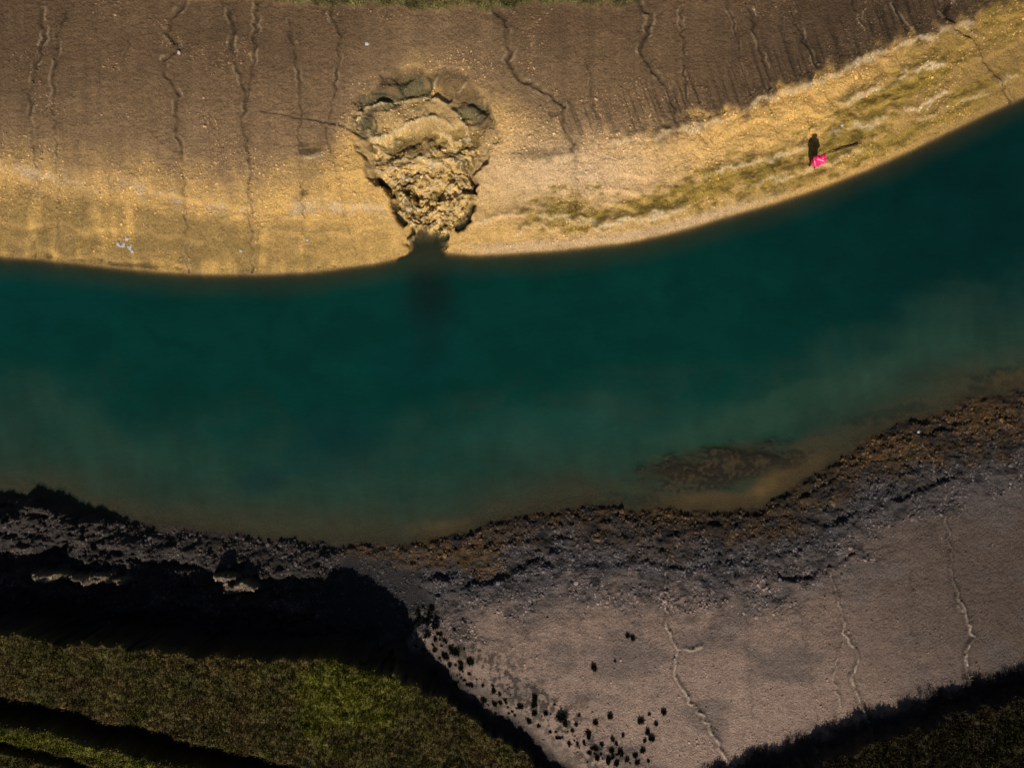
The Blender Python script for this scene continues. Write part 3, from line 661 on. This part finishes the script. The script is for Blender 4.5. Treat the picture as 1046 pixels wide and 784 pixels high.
for a, b, s in [(915, 660, 1), (937, 643, .6), (955, 668, .8), (932, 690, 1), (943, 708, 1.1), (925, 712, .6), (920, 737, 1), (868, 698, .6), (776, 690, .9), (777, 703, .8), (840, 708, .8), (850, 720, .7), (812, 722, .7), (795, 732, 1),
                (838, 738, .9), (862, 745, 1), (900, 750, .9), (878, 762, .9), (830, 765, 1), (850, 772, .9), (905, 770, .8), (935, 765, .6), (800, 756, .9), (780, 745, .7)]:
    clump(*Z6(a, b), s, 'small dark grass clump in the loose scatter on the mud near the bottom edge', 'grass clumps scattered on the lower mudflat')
spine = [(322, 385), (335, 410), (345, 440), (360, 470), (385, 480), (420, 500), (435, 540), (460, 570), (495, 600), (540, 620), (590, 640), (640, 650), (700, 660), (700, 690), (740, 720), (790, 750), (840, 775)]
for i in range(150):
    t = random.random() ** 1.15 * (len(spine) - 1.001); k = int(t); f = t - k
    a = spine[k][0] * (1 - f) + spine[k + 1][0] * f; b = spine[k][1] * (1 - f) + spine[k + 1][1] * f
    w = 22 if t < 7 else 26
    a += 12 + random.gauss(0, w); b += random.gauss(0, w) - 4
    clump(*Z6(a, b), random.choice([.3, .38, .45, .55, .7, .85]) * (1.0 if t < 8 else .75), 'dark grass clump in the dense growth lining the shadowed creek edge', 'grass clumps lining the creek')
for a, b, s in [(427, 478, 1.3), (375, 410, 1.1), (350, 432, 1.3), (330, 378, 1.0), (372, 530, 1.1), (440, 520, 1.2), (400, 490, 1.2), (500, 605, 1.1), (597, 622, 1.1), (545, 612, .9), (664, 641, 1.0), (708, 648, 1.5), (716, 668, 1.1), (468, 565, 1.0), (620, 660, 1.1)]:
    clump(*Z6(a, b), s, 'dark grass clump in the dense growth lining the shadowed creek edge', 'grass clumps lining the creek')

# ------------------------------------------------------------------ stones
MS = mat_simple('pale_stone', (.42, .40, .40), .7, .25, 12, .02)
def stone(px, py, s, label, group=None, flat=.6, name='stone', mat=MS):
    bm = bmesh.new(); bmesh.ops.create_icosphere(bm, subdivisions=2, radius=1)
    sd = random.random() * 50
    for v in bm.verts:
        p = v.co; k = 1 + .28 * float(perlin(p.x * 1.3 + sd, p.y * 1.3 + p.z, 3)) + .1 * random.uniform(-1, 1)
        v.co = Vector((p.x * s * 1.2 * k, p.y * s * k, p.z * s * flat * k))
    me = bpy.data.meshes.new(name); bm.to_mesh(me); bm.free()
    x, y, z = place(px, py); o = link(name, me, mat); o.location = (x, y, z + s * flat * .35); o.rotation_euler = (0, 0, random.uniform(0, 6)); tag(o, label, 'stone', group)
stone(375, 45, .11, 'small bright white stone alone on brown mud above the slump')
stone(183, 54, .10, 'small bright white stone beside the bend of the winding rill')
for i in range(11):
    stone(127 + random.gauss(0, 6), 250 + random.gauss(0, 3), random.uniform(.06, .13), 'pale grey stone in the little rubble heap on golden mud near the waterline', 'stones of the rubble heap')
for px, py, lb in [(246, 256, 'small grey stone near the waterline between two dark rills'), (314, 245, 'small grey stone near the waterline right of the second dark rill'), (860, 128, 'pale stone on the ochre shelf up the bank from the person'),
                   (938, 441, 'small pale stone beside the upper end of the lower right rill')]:
    stone(px, py, .09, lb)

# ------------------------------------------------------------------ driftwood pole beside the person
def tube(path, rad, seg=10):
    bm = bmesh.new(); rings = []
    P = [Vector(p) for p in path]
    for i, p in enumerate(P):
        d = (P[min(i + 1, len(P) - 1)] - P[max(i - 1, 0)]).normalized(); u = d.cross(Vector((0, 0, 1))).normalized(); v = d.cross(u)
        rings.append([bm.verts.new(p + (u * math.cos(t) + v * math.sin(t)) * rad[i] * random.uniform(.85, 1.15)) for t in [2 * PI * k / seg for k in range(seg)]])
    for a, b in zip(rings[:-1], rings[1:]):
        for k in range(seg): bm.faces.new((a[k], a[(k + 1) % seg], b[(k + 1) % seg], b[k]))
    bm.faces.new(rings[0]); bm.faces.new(rings[-1][::-1])
    bmesh.ops.recalc_face_normals(bm, faces=bm.faces)
    me = bpy.data.meshes.new('tube'); bm.to_mesh(me); bm.free()
    me.polygons.foreach_set('use_smooth', [True] * len(me.polygons)); return me
pts = []
for i in range(13):
    t = i / 12; px = 841 + (876 - 841) * t; py = 158.5 + (147.5 - 158.5) * t
    x, y, z = place(px + random.uniform(-.3, .3), py + random.uniform(-.3, .3)); pts.append([x, y, z])
zs = [p[2] for p in pts]
for i in range(13): pts[i][2] = zs[0] + (zs[-1] - zs[0]) * i / 12 + .06 + max(0, max(z - (zs[0] + (zs[-1] - zs[0]) * k / 12) for k, z in enumerate(zs)))*.6
MD = mat_simple('driftwood', (.05, .034, .022), .8, .4, 18, .02)
o = link('driftwood_pole', tube(pts, [.025 + .045 * (i / 12) for i in range(13)]), MD)
o0 = Vector(pts[0]); o.data.transform(Matrix.Translation(-o0)); o.location = o0
tag(o, 'long thin dark driftwood pole lying on the mud beside the person in pink', 'driftwood')

# ------------------------------------------------------------------ the person
def skin(name, joints, edges, rad, mat, parent, sub=2, root=0):
    me = bpy.data.meshes.new(name); me.from_pydata(joints, edges, [])
    o = bpy.data.objects.new(name, me); C.objects.link(o); 
    md = o.modifiers.new('s', 'SKIN'); md.use_smooth_shade = True
    for i, v in enumerate(me.skin_vertices[0].data):
        r = rad[i]; v.radius = r if isinstance(r, tuple) else (r, r); v.use_root = (i == root)
    ss = o.modifiers.new('u', 'SUBSURF'); ss.levels = sub; ss.render_levels = sub
    dg = bpy.context.evaluated_depsgraph_get(); m2 = bpy.data.meshes.new_from_object(o.evaluated_get(dg))
    o.modifiers.clear(); o.data = m2; m2.materials.clear(); m2.materials.append(mat); o.parent = parent
    m2.polygons.foreach_set('use_smooth', [True] * len(m2.polygons))
    return o
px_, py_, pz_ = place(830, 168.5)
per = bpy.data.objects.new('person', None); C.objects.link(per); per.location = (px_, py_, pz_ - .01); per.rotation_euler = (0, 0, math.radians(-18)); per.scale = (1.3, 1.35, 1.02)
tag(per, 'person in bright pink hooded coat standing on the golden mud near the water', 'person')
MP = mat_simple('pink_jacket', (.86, .008, .17), .38, .12, 14, .008, spec=.5)
MK = mat_simple('skin', (.56, .34, .24), .55, .06, 10, .001)
MT = mat_simple('dark_trousers', (.02, .022, .03), .8, .2, 20, .006)
MB = mat_simple('rubber_boots', (.015, .016, .015), .35, .1, 8, .002)
# facing -Y; forearms forward, hands together
J = [(0, 0, .95), (0, .0, 1.10), (0, .0, 1.28), (0, .01, 1.42), (0, 0, 1.50), (0, -.02, 1.60), (0, -.03, 1.68)]
E = [(0, 1), (1, 2), (2, 3), (3, 4), (4, 5), (5, 6)]; R = [(.15, .11), (.135, .10), (.15, .11), (.10, .08), (.052, .055), (.078, .092), (.07, .088)]
def addj(p, r, par):
    J.append(p); R.append(r); E.append((par, len(J) - 1)); return len(J) - 1
for s in (-1, 1):
    a = addj((.17 * s, 0, 1.40), .055, 3); b = addj((.235 * s, .03, 1.12), .043, a); c_ = addj((.16 * s, -.19, 1.06), .032, b); addj((.10 * s, -.26, 1.08), .027, c_)
    a = addj((.09 * s, 0, .88), .085, 0); b = addj((.11 * s, -.01, .48), .055, a); c_ = addj((.12 * s, .02, .10), .038, b); addj((.13 * s, -.11, .04), .035, c_)
body = skin('body', J, E, R, MK, per)
for s in (-1, 1):            # hands: palm and five curled fingers each, touching in front
    w = Vector((.10 * s, -.26, 1.08)); pal = Vector((.07 * s, -.325, 1.085))
    jj = [tuple(w), tuple(pal)]; ee = [(0, 1)]; rr = [.024, (.036, .016)]
    for k, (off, L) in enumerate([(-.030, .062), (-.010, .074), (.010, .070), (.029, .055)]):
        p0 = pal + Vector((0, -.012, -off)); p1_ = p0 + Vector((-.014 * s, -L * .55, .004)); p2_ = p1_ + Vector((-.028 * s, -L * .22, .0))
        i0 = len(jj); jj += [tuple(p0), tuple(p1_), tuple(p2_)]; rr += [.010, .0085, .0072]; ee += [(1, i0), (i0, i0 + 1), (i0 + 1, i0 + 2)]
    i0 = len(jj); jj += [(w.x - .012 * s, w.y - .03, w.z + .035), (w.x - .030 * s, w.y - .065, w.z + .045)]; rr += [.012, .009]; ee += [(0, i0), (i0, i0 + 1)]
    skin('hand', jj, ee, rr, MK, per, 1)
# coat with sleeves
J = [(0, 0, .24), (0, 0, 1.00), (0, 0, 1.15), (0, .0, 1.30), (0, .01, 1.43), (0, .01, 1.50)]; E = [(i, i + 1) for i in range(5)]; R = [(.25, .21), (.25, .20), (.24, .19), (.23, .18), (.17, .14), (.10, .10)]
for s in (-1, 1):
    a = addj((.185 * s, 0, 1.41), .078, 4); b = addj((.26 * s, .03, 1.13), .064, a); addj((.185 * s, -.14, 1.07), .052, b)
jk = skin('coat', J, E, R, MP, per)
# hood
bm = bmesh.new(); bmesh.ops.create_uvsphere(bm, u_segments=24, v_segments=16, radius=1)
for v in list(bm.verts):
    if v.co.y < -.62 and v.co.z < .62: bm.verts.remove(v)
for v in bm.verts:
    p = v.co; v.co = Vector((p.x * .135, p.y * .155 + .01, p.z * .175 + 1.64)) 
me = bpy.data.meshes.new('hood'); bm.to_mesh(me); bm.free(); me.polygons.foreach_set('use_smooth', [True] * len(me.polygons)); hood = link('hood', me, MP, per)
# face
def blob(name, loc, r, mat, parent, sub=2):
    bm = bmesh.new(); bmesh.ops.create_icosphere(bm, subdivisions=sub, radius=1)
    for v in bm.verts: v.co = Vector((v.co.x * r[0] + loc[0], v.co.y * r[1] + loc[1], v.co.z * r[2] + loc[2]))
    me = bpy.data.meshes.new(name); bm.to_mesh(me); bm.free(); me.polygons.foreach_set('use_smooth', [True] * len(me.polygons)); return link(name, me, mat, parent)
ME = mat_simple('eye', (.03, .02, .015), .2, .1, 8, 0)
for s in (-1, 1): blob('eye', (.031 * s, -.112, 1.655), (.013, .008, .008), ME, per)
blob('nose', (0, -.122, 1.63), (.013, .016, .022), MK, per)
blob('mouth', (0, -.112, 1.595), (.024, .008, .006), mat_simple('lips', (.4, .12, .1), .5, .1, 8, 0), per)
MH = mat_simple('hair', (.05, .03, .018), .6, .3, 40, .004)
blob('hair', (0, -.045, 1.725), (.078, .075, .035), MH, per)
J = [(0, 0, .93)]; E = []; R = [(.15, .11)]
for s in (-1, 1):
    a = addj((.095 * s, 0, .84), .105, 0); b = addj((.11 * s, -.01, .48), .075, a); addj((.12 * s, .02, .20), .065, b)
skin('trousers', J, E, R, MT, per)
for s in (-1, 1):
    skin('boot', [(.12 * s, .02, .33), (.12 * s, .025, .08), (.13 * s, -.07, .055), (.135 * s, -.15, .045)], [(0, 1), (1, 2), (2, 3)], [.062, .055, (.048, .05), (.042, .04)], MB, per)

# ------------------------------------------------------------------ camera, light
cam = bpy.data.cameras.new('camera'); co = bpy.data.objects.new('camera', cam); C.objects.link(co)
co.location = (0, 0, H); cam.sensor_width = 36; cam.lens = 36 * H * K / 1046.0; cam.clip_end = 3000
S.camera = co
EL = 41
sun = bpy.data.lights.new('sun', 'SUN'); so = bpy.data.objects.new('sun', sun); C.objects.link(so)
sun.energy = 5.0; sun.angle = math.radians(.5); sun.color = (1, .92, .79); so.rotation_euler = (math.radians(90 - EL), 0, math.radians(-2))
w = bpy.data.worlds.new('World'); S.world = w; w.use_nodes = True; nt = w.node_tree
sky = nt.nodes.new('ShaderNodeTexSky'); sky.sky_type = 'NISHITA'; sky.sun_disc = False; sky.sun_elevation = math.radians(EL); sky.sun_rotation = math.radians(180)
bg = nt.nodes['Background']; nt.links.new(sky.outputs[0], bg.inputs[0]); bg.inputs[1].default_value = .04
S.view_settings.view_transform = 'Standard'; S.view_settings.look = 'None'; S.view_settings.exposure = 0
